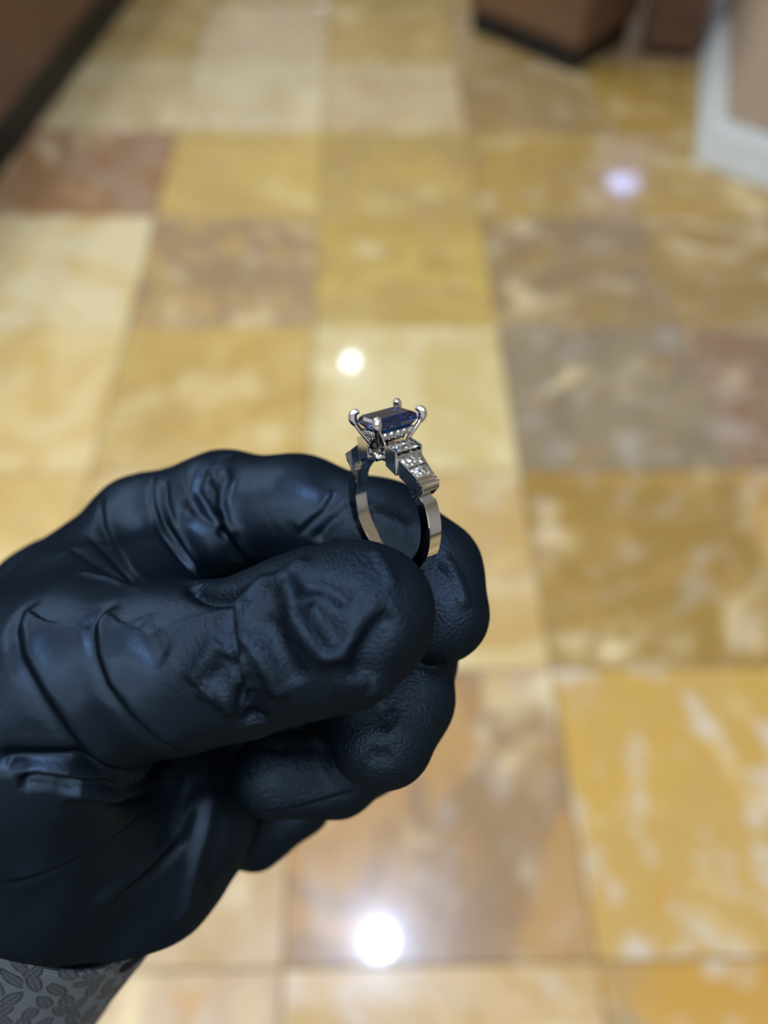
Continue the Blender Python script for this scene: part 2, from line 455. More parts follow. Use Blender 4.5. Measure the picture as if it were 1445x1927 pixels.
# ------------------------------------------------------------------ gloved hand
# every joint: photo pixel, depth (mm from the camera), radius (mm)
CH = dict(
    palm=[[(-80, 1392, 152, 16), (120, 1185, 166, 12.5), (180, 1290, 172, 16), (200, 1400, 172, 15), (150, 1560, 152, 18)],
          [(-80, 1392, 152, 16), (-60, 1480, 140, 21), (85, 1600, 143, 19), (50, 1740, 164, 17), (-30, 1890, 188, 16)],
          [(350, 1548, 152, 13.4), (243, 1668, 149, 13.6), (140, 1745, 162, 14), (20, 1880, 188, 15)],
          [(150, 1560, 152, 18), (330, 1480, 160, 13), (500, 1390, 174, 12)], [(45, 1640, 142, 18), (200, 1600, 148, 16)],
          [(-30, 1355, 127, 15), (40, 1425, 124, 15.5), (70, 1560, 132, 17)],
          [(0, 1285, 138, 12), (150, 1176, 142, 12.5), (295, 1108, 136, 9)]],
    thumb=[[(-50, 1345, 126, 15.5), (165, 1266, 120, 14.2), (330, 1255, 116, 12.4), (445, 1240, 114, 11.2), (560, 1200, 112, 11.4), (640, 1175, 111, 11.5), (688, 1152, 111, 10.0)]],
    index=[[(-60, 1372, 165, 14), (125, 1152, 165, 14.4), (283, 1010, 158, 12.6), (420, 963, 150, 11.4), (560, 970, 145, 11.0), (720, 1005, 140, 9.4), (800, 1078, 134, 9.4), (824, 1152, 131, 8.8)]],
    middle=[[(180, 1290, 172, 15), (560, 1100, 166, 9), (735, 1140, 155, 9), (766, 1235, 143, 9), (752, 1312, 135, 9.2), (718, 1387, 130, 8.9)]],
    ring=[[(200, 1400, 172, 14), (520, 1250, 176, 8.5), (690, 1350, 165, 8.5), (690, 1412, 152, 8.3), (630, 1450, 146, 8.3), (512, 1460, 141, 7.6)]],
    little=[[(220, 1420, 175, 12), (480, 1400, 180, 8), (560, 1510, 168, 7), (480, 1574, 162, 7.0)]],
)
K_IN = dict(palm=9, thumb=3, index=3, middle=2.5, ring=2.5, little=2.5)
K_PALM = dict(thumb=13, index=11, middle=4, ring=4, little=5)
HV = 0.65
lo = np.array([-92.0, -122.0, -205.0]); hi = np.array([24.0, 16.0, -94.0])
nn = np.ceil((hi - lo) / HV).astype(int) + 1
gx = (lo[0] + HV * np.arange(nn[0])).astype(np.float32)[:, None, None]
gy = (lo[1] + HV * np.arange(nn[1])).astype(np.float32)[None, :, None]
gz = (lo[2] + HV * np.arange(nn[2])).astype(np.float32)[None, None, :]

def cone_sdf(a, b, ra, rb):
    ab = b - a; L2 = float(ab @ ab) + 1e-9
    t = ((gx - a[0]) * ab[0] + (gy - a[1]) * ab[1] + (gz - a[2]) * ab[2]) / L2
    np.clip(t, 0, 1, out=t)
    d = np.sqrt((gx - a[0] - t * ab[0]) ** 2 + (gy - a[1] - t * ab[1]) ** 2 + (gz - a[2] - t * ab[2]) ** 2)
    return (d - (ra + (rb - ra) * t)).astype(np.float32)

def smin(a, b, k):
    h = np.maximum(k - np.abs(a - b), 0) / k
    return np.minimum(a, b) - h * h * (k * 0.25)

def group_sdf(chains, k):
    D = None
    for ch in chains:
        for p, q in zip(ch, ch[1:]):
            d = cone_sdf(cam_mm(*p[:3]), cam_mm(*q[:3]), p[3], q[3])
            D = d if D is None else smin(D, d, k)
    return D

Dp = group_sdf(CH['palm'], K_IN['palm'])
SL0, SLD = cam_mm(155, 1582, 147), np.array([-0.578, -0.72, -0.385])
wd = SLD / np.linalg.norm(SLD); wc = SL0 + wd * 8
axl = (gx - SL0[0]) * wd[0] + (gy - SL0[1]) * wd[1] + (gz - SL0[2]) * wd[2]
rad = np.sqrt(np.maximum((gx - SL0[0]) ** 2 + (gy - SL0[1]) ** 2 + (gz - SL0[2]) ** 2 - axl ** 2, 0))
lim = rad - (22.9 + 1.7 * np.maximum(-axl - 1, 0))          # the cuff narrows into the sleeve
Dp = np.where(axl > -40, -smin(-Dp, -lim, 4.0), Dp).astype(np.float32)
del axl, rad, lim
D = Dp
for f in ('thumb', 'index', 'middle', 'ring', 'little'):
    D = smin(D, smin(Dp, group_sdf(CH[f], K_IN[f]), K_PALM[f]), 0.7)
D = np.maximum(D, ((gx - wc[0]) * wd[0] + (gy - wc[1]) * wd[1] + (gz - wc[2]) * wd[2]).astype(np.float32))
for ax, e in ((0, 0), (0, -1), (1, 0), (1, -1), (2, 0), (2, -1)):
    sl = [slice(None)] * 3; sl[ax] = e; D[tuple(sl)] = np.maximum(D[tuple(sl)], 0.5)

def surface_nets(D, lo, h):
    s = D < 0
    c = [s[i:s.shape[0] - 1 + i, j:s.shape[1] - 1 + j, k:s.shape[2] - 1 + k] for i in (0, 1) for j in (0, 1) for k in (0, 1)]
    n = sum(x.astype(np.int8) for x in c)
    idx = np.argwhere((n > 0) & (n < 8))
    vid = -np.ones(n.shape, np.int64); vid[tuple(idx.T)] = np.arange(len(idx))
    acc = np.zeros((len(idx), 3)); cnt = np.zeros(len(idx))
    offs = np.array([(i, j, k) for i in (0, 1) for j in (0, 1) for k in (0, 1)])
    val = [D[tuple((idx + o).T)] for o in offs]
    for a in range(8):
        for b in range(a + 1, 8):
            if np.abs(offs[a] - offs[b]).sum() != 1: continue
            m = (val[a] < 0) != (val[b] < 0)
            t = np.where(m, val[a] / np.where(val[a] == val[b], 1, val[a] - val[b]), 0)
            acc += np.where(m[:, None], offs[a] + t[:, None] * (offs[b] - offs[a]), 0); cnt += m
    V = lo + h * (idx + acc / cnt[:, None])
    Q = []
    for ax in range(3):
        u, v = (ax + 1) % 3, (ax + 2) % 3
        a = [slice(None)] * 3; b = [slice(None)] * 3
        a[ax] = slice(0, -1); b[ax] = slice(1, None)
        e = np.argwhere(s[tuple(a)] != s[tuple(b)])
        e = e[(e[:, u] > 0) & (e[:, v] > 0) & (e[:, u] < D.shape[u] - 1) & (e[:, v] < D.shape[v] - 1)]
        du = np.zeros(3, int); du[u] = 1; dv = np.zeros(3, int); dv[v] = 1
        q = np.stack([vid[tuple(x.T)] for x in (e - du - dv, e - dv, e, e - du)], 1)
        fl_ = ~s[tuple(e.T)]
        q[fl_] = q[fl_][:, ::-1]
        Q.append(q)
    return V, np.concatenate(Q)

V, Q = surface_nets(D, lo, HV)
del D, Dp

def mesh_np(name, V, Q):
    me = bpy.data.meshes.new(name)
    me.vertices.add(len(V)); me.vertices.foreach_set('co', np.ascontiguousarray(V, np.float32).ravel())
    k = Q.shape[1]
    me.loops.add(Q.size); me.loops.foreach_set('vertex_index', np.ascontiguousarray(Q, np.int32).ravel())
    me.polygons.add(len(Q)); me.polygons.foreach_set('loop_start', np.arange(0, Q.size, k, dtype=np.int32))
    me.update(calc_edges=True); me.validate()
    return me

# smooth the voxel surface, then refine it
E0 = np.concatenate([Q[:, [0, 1]], Q[:, [1, 2]], Q[:, [2, 3]], Q[:, [3, 0]]])
def relax(V, E, lam, n):
    for _ in range(n):
        acc = np.zeros_like(V); cnt = np.zeros(len(V))
        for a, b in ((0, 1), (1, 0)):
            for k in range(3): acc[:, k] += np.bincount(E[:, a], V[E[:, b], k], len(V))
            cnt += np.bincount(E[:, a], minlength=len(V))
        V = V + lam * (acc / np.maximum(cnt, 1)[:, None] - V)
    return V
for _ in range(4):
    V = relax(V, E0, 0.5, 1); V = relax(V, E0, -0.45, 1)
tmp = mesh_np('tmp', V, Q)
to = bpy.data.objects.new('tmp', tmp); COL.objects.link(to)
sm = to.modifiers.new('s', 'SUBSURF'); sm.levels = 1
me = bpy.data.meshes.new_from_object(to.evaluated_get(bpy.context.evaluated_depsgraph_get()))
bpy.data.objects.remove(to); bpy.data.meshes.remove(tmp)
nv = len(me.vertices)
V = np.empty(nv * 3, np.float32); me.vertices.foreach_get('co', V); V = V.reshape(-1, 3).astype(np.float64)
NRM = np.empty(nv * 3, np.float32); me.vertices.foreach_get('normal', NRM); NRM = NRM.reshape(-1, 3).astype(np.float64)
QQ = np.empty(len(me.loops), np.int32); me.loops.foreach_get('vertex_index', QQ); QQ = QQ.reshape(-1, 4)
bvh = BVHTree.FromPolygons(V.tolist(), QQ.tolist())

# folds of the glove: kind, width mm, height mm, photo pixels along the fold
# r ridge, g groove, s lapped fold (raised to the left of travel, cut on the right)
FOLDS = [
    # knuckle of the index finger
    ('s', 1.8, 1.1, [(296, 888), (291, 920), (293, 948), (310, 999), (349, 1053), (380, 1093)]),
    ('g', 0.8, 0.5, [(312, 900), (313, 945), (325, 985), (345, 1025), (370, 1066)]),
    ('s', 2.2, 1.3, [(455, 853), (417, 868), (390, 886), (379, 920), (400, 962), (436, 1012), (470, 1055), (486, 1079)]),
    ('g', 1.0, 0.9, [(400, 880), (386, 915), (398, 950), (425, 990)]),
    ('r', 1.1, 0.7, [(425, 876), (430, 905), (416, 940), (428, 975), (452, 1014)]),
    ('g', 0.9, 0.7, [(392, 905), (408, 935), (412, 955)]),
    ('r', 1.2, 0.5, [(355, 930), (375, 975), (420, 1000)]),
    ('g', 0.9, 0.4, [(348, 960), (390, 990), (440, 1010)]),
    ('s', 2.0, 0.7, [(194, 930), (199, 985), (218, 1033), (242, 1072), (276, 1108)]),
    ('g', 0.8, 0.35, [(160, 999), (218, 1057), (268, 1106)]),
    ('g', 0.8, 0.35, [(125, 1025), (195, 1070), (262, 1108)]),
    ('r', 0.9, 0.35, [(145, 1075), (215, 1092), (270, 1110)]),
    ('s', 1.6, 0.5, [(557, 1005), (580, 980), (606, 960), (632, 920)]),
    ('g', 1.2, 0.6, [(590, 1020), (620, 985), (650, 960), (668, 940)]),
    ('r', 1.2, 0.5, [(690, 960), (730, 975), (770, 1000)]),
    # top of the thumb and pocket by its joint
    ('g', 1.3, 1.5, [(358, 1094), (372, 1112), (392, 1124), (425, 1125), (457, 1121)]),
    ('r', 1.3, 0.9, [(345, 1088), (368, 1098), (392, 1112), (425, 1116), (455, 1110)]),
    ('s', 1.6, 1.2, [(458, 1118), (447, 1145), (443, 1169), (448, 1200), (455, 1232), (458, 1280)]),
    ('r', 1.2, 0.8, [(450, 1179), (462, 1128), (491, 1098), (524, 1092), (545, 1078), (583, 1042)]),
    ('r', 1.7, 1.1, [(536, 1075), (547, 1113), (558, 1160), (583, 1200), (612, 1230), (640, 1258)]),
    ('g', 1.5, 0.9, [(553, 1109), (583, 1100), (616, 1105), (666, 1138)]),
    ('g', 2.2, 1.0, [(575, 1130), (600, 1165), (625, 1195), (640, 1225)]),
    ('r', 1.4, 0.9, [(452, 1182), (470, 1205), (490, 1232), (515, 1280), (533, 1320)]),
    ('g', 1.8, 0.8, [(500, 1150), (520, 1200), (545, 1250), (570, 1290)]),
    ('g', 2.4, 1.1, [(676, 1292), (684, 1232), (706, 1172), (742, 1143)]),
    ('r', 1.5, 0.8, [(640, 1258), (652, 1212), (690, 1165), (730, 1130)]),
    ('r', 1.5, 0.7, [(372, 1287), (412, 1308), (450, 1347)]),
    ('s', 1.6, 1.2, [(452, 1352), (463, 1310), (458, 1275), (448, 1225)][::-1]),
    ('g', 1.8, 1.2, [(466, 1290), (470, 1330), (480, 1365)]),
    ('r', 1.2, 0.4, [(700, 1030), (722, 1060), (745, 1110)]),
    ('r', 0.7, 0.25, [(286, 1193), (378, 1164), (452, 1140)]),
    ('r', 1.8, 0.8, [(364, 1292), (385, 1250), (402, 1222), (420, 1203)]),
    ('g', 1.8, 0.7, [(380, 1300), (410, 1265), (435, 1235)]),
    ('g', 2.0, 0.5, [(262, 1159), (270, 1200), (290, 1230), (315, 1243)]),
    # base of the thumb
    ('s', 2.4, 1.3, [(232, 1136), (200, 1152), (184, 1178), (189, 1232), (208, 1285), (252, 1343), (300, 1387), (362, 1423)]),
    ('s', 2.6, 1.2, [(85, 1136), (52, 1146), (39, 1178), (48, 1232), (87, 1304), (136, 1377), (179, 1430), (218, 1462)]),
    # wrist
    ('g', 1.6, 1.6, [(-30, 1430), (60, 1430), (137, 1432), (208, 1463), (270, 1463), (332, 1436), (374, 1421)]),
    ('s', 1.6, 1.1, [(25, 1469), (50, 1456), (104, 1459), (166, 1469), (240, 1478)]),
    ('g', 1.2, 0.9, [(30, 1480), (60, 1470), (104, 1474), (150, 1484)]),
    ('r', 1.4, 1.0, [(108, 1485), (145, 1494), (208, 1501), (270, 1478), (340, 1436)]),
    ('g', 1.2, 0.8, [(120, 1504), (200, 1516), (270, 1496), (330, 1458)]),
    ('s', 2.0, 0.6, [(0, 1662), (83, 1641), (166, 1604), (249, 1546), (332, 1455)]),
    ('r', 1.8, 0.7, [(340, 1750), (361, 1670), (386, 1567), (403, 1463)]),
    ('r', 1.8, 0.6, [(166, 1712), (249, 1650), (324, 1579), (394, 1471)]),
    ('g', 1.4, 0.5, [(210, 1700), (290, 1640), (350, 1570)]),
    # index tip, middle finger, ring finger
    ('g', 1.6, 0.4, [(812, 1062), (828, 1075), (842, 1100)]),
    ('r', 1.3, 0.6, [(822, 1050), (845, 1062), (868, 1110), (872, 1150)]),
    ('r', 1.6, 0.7, [(690, 1298), (730, 1295), (760, 1310), (800, 1300), (838, 1322)]),
    ('g', 1.8, 0.8, [(730, 1320), (722, 1345), (745, 1362)]),
    ('g', 1.6, 0.5, [(690, 1420), (715, 1426), (740, 1420)]),
    ('g', 1.4, 0.5, [(470, 1400), (530, 1410), (610, 1400)]),
    ('s', 1.4, 0.5, [(490, 1528), (560, 1515), (650, 1490), (700, 1480)]),
]
disp = np.zeros(nv)
for kind, w, h, pts in FOLDS:
    w, h = w * 0.92, h * 1.15
    pp = []
    for (x0, y0), (x1, y1) in zip(pts, pts[1:]):
        n = max(2, int(math.hypot(x1 - x0, y1 - y0) / 5))
        pp += [(x0 + (x1 - x0) * i / n, y0 + (y1 - y0) * i / n) for i in range(n)]
    pp.append(pts[-1])
    pos, nor = [], []
    for (x, y) in pp:
        d = Vector(cam_mm(x, y, 1.0)).normalized()
        hit, nr, _, _ = bvh.ray_cast(Vector((0, 0, 0)), d)
        if hit is not None and (not pos or (hit - pos[-1]).length < 9):
            pos.append(hit); nor.append(nr)
    if len(pos) < 3: continue
    Pn = np.array([list(v) for v in pos]); Nn = np.array([list(v) for v in nor])
    for _ in range(3): Pn[1:-1] = 0.5 * Pn[1:-1] + 0.25 * (Pn[:-2] + Pn[2:])
    Tn = np.gradient(Pn, axis=0); Tn /= np.linalg.norm(Tn, axis=1)[:, None] + 1e-9
    Bn = np.cross(Nn, Tn)
    R = 4.0 * w
    sel = np.where(((V > Pn.min(0) - R) & (V < Pn.max(0) + R)).all(1))[0]
    if not len(sel): continue
    bd = np.full(len(sel), 1e9); bi = np.zeros(len(sel), int)
    for i in range(len(Pn)):
        d = ((V[sel] - Pn[i]) ** 2).sum(1); m = d < bd; bd[m] = d[m]; bi[m] = i
    m = (bd < R * R) & ((NRM[sel] * Nn[bi]).sum(1) > 0.1)
    sel, bi = sel[m], bi[m]
    dv = V[sel] - Pn[bi]
    x = (dv * Bn[bi]).sum(1); al = (dv * Tn[bi]).sum(1)
    endd = np.where((bi == 0) | (bi == len(Pn) - 1), np.abs(al), 0)
    t = bi / (len(Pn) - 1)
    amp = np.clip(np.minimum(t, 1 - t) / 0.16, 0.0, 1) ; amp = amp * amp * (3 - 2 * amp)
    amp = amp * np.exp(-(endd / w) ** 2)
    if kind == 'r': f = np.exp(-(x / w) ** 2)
    elif kind == 'g': f = -np.exp(-(x / w) ** 2)
    else:
        sg = 1 / (1 + np.exp(np.clip(-x / (0.14 * w), -30, 30)))
        f = sg * np.exp(-np.maximum(x, 0) / (1.1 * w)) - 0.45 * np.exp(-((x + 0.35 * w) / (0.5 * w)) ** 2)
    disp[sel] += h * f * amp * (1.12 if pts[0][1] > 1425 and pts[0][0] < 420 else 1.0)
# slack of the rubber
sl = np.zeros(nv)
rs = np.random.RandomState(3)
for k in range(14):
    wv = rs.normal(size=3); wv /= np.linalg.norm(wv)
    lam = rs.uniform(5, 14)
    sl += np.sin(V @ wv * (2 * math.pi / lam) + rs.uniform(0, 6.28)) * lam / 14
disp += 0.035 * sl
V2 = V + NRM * disp[:, None]
EE = np.concatenate([QQ[:, [0, 1]], QQ[:, [1, 2]], QQ[:, [2, 3]], QQ[:, [3, 0]]])
V2 = relax(V2, EE, 0.2, 1)

person = empty('person', CAM @ Vector(cam_mm(110, 1790, 147) * 0.001))
PO = np.array(person.matrix_world.translation)
tag(person, 'person in black rubber glove and grey patterned sleeve pinching a ring', 'person')
R3 = np.array(CAM.to_3x3()); T3 = np.array(CAM.translation)
def to_world(P_mm): return (np.asarray(P_mm) * 0.001) @ R3.T + T3
me.vertices.foreach_set('co', (to_world(V2) - PO).astype(np.float32).ravel())
me.update(); me.name = 'glove'
# grip texture: on the fingers' ends
ends = [(cam_mm(640, 1160, 110), 26), (cam_mm(815, 1120, 132), 20), (cam_mm(725, 1380, 130), 22), (cam_mm(560, 1455, 143), 20)]
gr = np.zeros(nv)
for c, r_ in ends: gr = np.maximum(gr, np.clip((r_ - np.linalg.norm(V - c, axis=1)) / 8, 0, 1))
at = me.attributes.new('grip', 'FLOAT', 'POINT'); at.data.foreach_set('value', (0.12 + 0.88 * gr).astype(np.float32))
me.materials.clear()
glove = link('glove', me, M['glove'], person, True)
glove['label'] = 'thin black rubber glove with many folds'

# ------------------------------------------------------------------ sleeve
def tube(name, ax0, ax1, r0, r1, squash, n=96, rings=40, thick=0.35):
    a = ax1 - ax0; ln = np.linalg.norm(a); a = a / ln
    e1 = np.cross(a, [0, 0, 1.0]); e1 /= np.linalg.norm(e1); e2 = np.cross(a, e1)
    bm = bmesh.new(); uvl = bm.loops.layers.uv.new('UVMap')
    prof = [(j / rings, 0) for j in range(rings + 1)]
    prof = [(0.0, -thick), (0.0, 0.25)] + [(0.012, 0.45), (0.03, 0.1)] + prof[2:]
    prof = [(0.5, -thick)] + prof
    vs = []
    for (t, o) in prof:
        row = []
        for k in range(n):
            th = 2 * math.pi * k / n
            r = r0 + (r1 - r0) * t + o + 0.35 * math.sin(3 * th + 9 * t) + 0.25 * math.sin(5 * th - 14 * t)
            row.append(bm.verts.new(ax0 + a * ln * t + r * (math.cos(th) * e1 + squash * math.sin(th) * e2)))
        vs.append((row, t))
    for (ra, ta), (rb, tb) in zip(vs, vs[1:]):
        for k in range(n):
            k2 = (k + 1) % n
            f = bm.faces.new((ra[k], ra[k2], rb[k2], rb[k])); f.smooth = True
            for lp, (kk, tt) in zip(f.loops, ((k, ta), (k + 1, ta), (k + 1, tb), (k, tb))):
                lp[uvl].uv = (kk / n * 2 * math.pi * r0 / 100, tt * ln / 100)
    return bm
bm = tube('sleeve', SL0, SL0 + wd * 75, 23.4, 27, 1.0)
for v in bm.verts:
    w = to_world(np.array(v.co)) - PO; v.co = Vector(w)
sleeve = link('sleeve', bm_mesh(bm), M['sleeve'], person)
sleeve['label'] = 'grey jacquard sleeve with a leaf pattern'

# ------------------------------------------------------------------ ring
def unit(v): return v / np.linalg.norm(v)
rs_ = unit(np.array([0.6046, -0.2993, 0.7382])); ru_ = unit(np.array([-0.048, 0.9114, 0.4088])); ry_ = np.cross(ru_, rs_)
rc = cam_mm(737.9, 959.7, 122.0)
RM = Matrix([[*(rs_[i], ry_[i], ru_[i]), rc[i] * 0.001] for i in range(3)] + [[0, 0, 0, 1]])
ring = empty('ring', CAM @ RM)
tag(ring, 'white gold ring with an emerald-cut blue sapphire and stepped diamond shoulders, held upright', 'ring')
MM = 0.001
def rp(name, bm, m, parent=None, bevel=0.0, smooth=False, segs=2):
    if bevel: bmesh.ops.bevel(bm, geom=list(bm.edges), offset=bevel, segments=segs, affect='EDGES', profile=0.5, clamp_overlap=True)
    bmesh.ops.scale(bm, vec=(MM, MM, MM), verts=list(bm.verts))
    return link(name, bm_mesh(bm, name), m, parent or ring, smooth)

# band: hoop with flat sides; thicker below the shoulders
bm = bmesh.new(); n = 160; rows = []
for k in range(n):
    a = 2 * math.pi * k / n
    up = max(0.0, math.sin(a))
    ro = 10.55 - 1.15 * min(1, max(0, (up - 0.42) / 0.12))
    hw = 1.22 - 0.12 * min(1, max(0, (up - 0.42) / 0.12)) - 0.08 * max(0, -math.sin(a))
    ri, e = 8.44, 0.14
    sec = [(ri + e * .6, -hw), (ri, -hw + e), (ri, hw - e), (ri + e * .6, hw), (ro - e, hw), (ro, hw - e), (ro, -hw + e), (ro - e, -hw)]
    rows.append([bm.verts.new((r * math.cos(a), y, r * math.sin(a))) for r, y in sec])
for k in range(n):
    a, b = rows[k], rows[(k + 1) % n]
    for j in range(8):
        bm.faces.new((a[j], b[j], b[(j + 1) % 8], a[(j + 1) % 8]))
band = rp('band', bm, M['metal'])
for p in band.data.polygons: p.use_smooth = False
# hallmark inside the left shank
for (deg, y, r_) in ((225.5, -0.78, 0.19), (225.5, -0.30, 0.19), (221.5, -0.45, 0.12)):
    bm = bmesh.new(); a = math.radians(deg)
    nmaj, nmin = 14, 6; grid = []
    for i in range(nmaj):
        th = 2 * math.pi * i / nmaj; row = []
        for j in range(nmin):
            ph = 2 * math.pi * j / nmin; rr = r_ + 0.06 * math.cos(ph)
            loc = Vector((8.44 - 0.05 * math.sin(ph), y + rr * math.cos(th), rr * 1.1 * math.sin(th)))
            row.append(bm.verts.new(Matrix.Rotation(-a, 3, 'Y') @ loc))
        grid.append(row)
    for i in range(nmaj):
        for j in range(nmin):
            bm.faces.new((grid[i][j], grid[(i + 1) % nmaj][j], grid[(i + 1) % nmaj][(j + 1) % nmin], grid[i][(j + 1) % nmin]))
    rp('hallmark', bm, M['metal'], band)

def prism(prof, hw0, hw1=None, axis_s0=None, axis_s1=None):
    """extrude an (s,u) outline across the ring; half width runs from hw0 at s0 to hw1 at s1"""
    def hw(s):
        if hw1 is None: return hw0
        t = (abs(s) - axis_s0) / (axis_s1 - axis_s0); return hw0 + (hw1 - hw0) * min(1, max(0, t))
    return hull_bm([(s, y * hw(s), u) for s, u in prof for y in (-1, 1)])

def step_gem(corners, drop, rim=0.0, crown=0.16, table=0.62):
    """step-cut stone: top outline corners (3-D, in order), pavilion depth along the outline's normal"""
    c = [Vector(p) for p in corners]; ctr = sum(c, Vector()) / len(c)
    nrm = (c[1] - c[0]).cross(c[2] - c[1]).normalized()
    if nrm.z < 0: nrm = -nrm
    lv = lambda f, d: [ctr + (p - ctr) * f + nrm * d for p in c]
    layers = [lv(table, crown), lv(0.84, crown * .62), lv(1.0, 0), lv(1.0, -0.06), lv(0.74, -drop * .5), lv(0.40, -drop * .85), lv(0.12, -drop)]
    bm = bmesh.new(); L = [[bm.verts.new(p) for p in r] for r in layers]; k = len(c)
    bm.faces.new(L[0]); bm.faces.new(list(reversed(L[-1])))
    for a, b in zip(L, L[1:]):
        for i in range(k): bm.faces.new((a[i], b[i], b[(i + 1) % k], a[(i + 1) % k]))
    return bm

def oct_corners(a, b, cut, z, cx=0, cy=0):
    return [(cx + x, cy + y, z) for x, y in ((a - cut, -b), (a, -b + cut), (a, b - cut), (a - cut, b), (-a + cut, b), (-a, b - cut), (-a, -b + cut), (-a + cut, -b))]

for sd in (1, -1):
    f = lambda pr: [(sd * s, u) for s, u in pr]
    # large step beside the head: channel box with an inset baguette
    def step_box(prof_top, bottom, hw, wall, parent_name, taper=None):
        (s0, u0), (s1, u1) = prof_top
        h0, h1 = (hw, hw) if taper is None else taper
        sh = lambda s: h0 + (h1 - h0) * (s - s0) / (s1 - s0)
        base = hull_bm([(sd * s, y * sh(s), u) for s, u in [(s0, u0 - 0.7), (s1, u1 - 0.7)] + bottom for y in (-1, 1)])
        o = rp(parent_name, base, M['metal'], None, 0.09)
        for y in (-1, 1):           # channel walls
            pts = []
            for s in (s0, s1):
                u = u0 + (u1 - u0) * (s - s0) / (s1 - s0)
                pts += [(sd * s, y * sh(s), u), (sd * s, y * (sh(s) - wall), u), (sd * s, y * sh(s), u - 0.85), (sd * s, y * (sh(s) - wall), u - 0.85)]
            rp('channel_wall', hull_bm(pts), M['metal'], o, 0.05)
        return o, sh
    b1, sh = step_box([(2.15, 12.15), (4.9, 11.5)], [(4.72, 7.75), (2.3, 8.75)], 2.55, 0.30, 'shoulder_step')
    lerp = lambda a, b, t: a + (b - a) * t
    # baguette across the step
    for (ta, tb) in ((0.06, 0.5), (0.54, 0.96)):
        cs_ = [(sd * lerp(2.15, 4.9, t), y, lerp(12.15, 11.5, t) - 0.12) for t, y in ((ta, -2.15), (tb, -2.15), (tb, 2.15), (ta, 2.15))]
        rp('diamond', step_gem(cs_, 0.5, crown=0.2, table=0.66), M['diamond'], b1)
    # tapered step
    b2, sh = step_box([(4.75, 10.55), (8.55, 8.2)], [(8.0, 5.7), (5.0, 7.6)], 2.1, 0.26, 'shoulder_step', (2.25, 1.6))
    for (ta, tb) in ((0.03, 0.48), (0.52, 0.97)):
        def pt(t, y): s = lerp(4.75, 8.55, t); return (sd * s, y * (sh(s) - 0.3), lerp(10.55, 8.2, t) - 0.06)
        mid = [pt(ta, -1), pt(tb, -1), pt(tb, 1), pt(ta, 1)]
        half = [pt(ta, 0.02), pt(tb, 0.02)]
        for y0, y1 in ((-1, -0.03), (0.03, 1)):
            rp('diamond', step_gem([pt(ta, y0), pt(tb, y0), pt(tb, y1), pt(ta, y1)], 0.45, crown=0.2, table=0.6), M['diamond'], b2)
    # ribbed end step
    b3 = rp('end_step', prism(f([(8.35, 7.75), (9.75, 7.0), (9.7, 6.3), (8.3, 4.9), (7.7, 6.2)]), 1.62), M['metal'], None, 0.08)
    for (sa, ua, dp) in ((8.5, 8.25, 2.9), (9.08, 7.88, 3.3), (9.66, 7.5, 3.3)):
        rp('rib', hull_bm([(sd * (sa + k * 0.42 - q * 0.53), y * 1.72, ua - k * 0.26 - q * 0.85) for k in (-0.5, 0.5) for q in (0, dp) for y in (-1, 1)]), M['metal'], b3, 0.07)

# gallery under the stone: bridge, cross peg and tapered cup
gal = rp('gallery', hull_bm([(x * s, y * t, z) for (s, t, z) in ((1.7, 2.2, 12.9), (1.0, 1.0, 9.3)) for x in (-1, 1) for y in (-1, 1)]), M['metal'], None, 0.15)
bm = bmesh.new(); bmesh.ops.create_cone(bm, cap_ends=True, segments=20, radius1=0.55, radius2=0.55, depth=5.2, matrix=Matrix.Translation((-0.0, 0, 9.4)) @ Matrix.Rotation(math.pi / 2, 4, 'X'))
rp('cross_peg', bm, M['metal'], gal, 0, True)
for sd in (-1, 1):
    bm = bmesh.new(); bmesh.ops.create_uvsphere(bm, u_segments=16, v_segments=10, radius=0.5, matrix=Matrix.Translation((sd * 1.75, -1.3, 9.3)))
    rp('peg', bm, M['metal'], gal, 0, True)

# collar that carries the small stones
A, B, HZ = 2.35, 3.35, 13.25
def rounded_loop(a, b, r, z, seg=6):
    out = []
    for (cx, cy, q) in ((a - r, b - r, 0), (-a + r, b - r, 1), (-a + r, -b + r, 2), (a - r, -b + r, 3)):
        for i in range(seg + 1):
            th = math.pi / 2 * (q + i / seg); out.append((cx + r * math.cos(th), cy + r * math.sin(th), z))
    return out
loops = [rounded_loop(A - 0.75, B - 0.75, .5, HZ + 0.55), rounded_loop(A - 0.05, B - 0.05, .7, HZ + 0.6), rounded_loop(A + 0.05, B + 0.05, .7, HZ + 0.5),
         rounded_loop(A - 0.25, B - 0.25, .6, HZ - 0.55), rounded_loop(A - 0.4, B - 0.4, .6, HZ - 0.6), rounded_loop(A - 0.9, B - 0.9, .5, HZ - 0.55)]
bm = bmesh.new(); L = [[bm.verts.new(p) for p in l] for l in loops]; k = len(L[0])
for i in range(len(L)):
    a, b = L[i], L[(i + 1) % len(L)]
    for j in range(k): bm.faces.new((a[j], a[(j + 1) % k], b[(j + 1) % k], b[j]))
collar = rp('collar', bm, M['metal'])
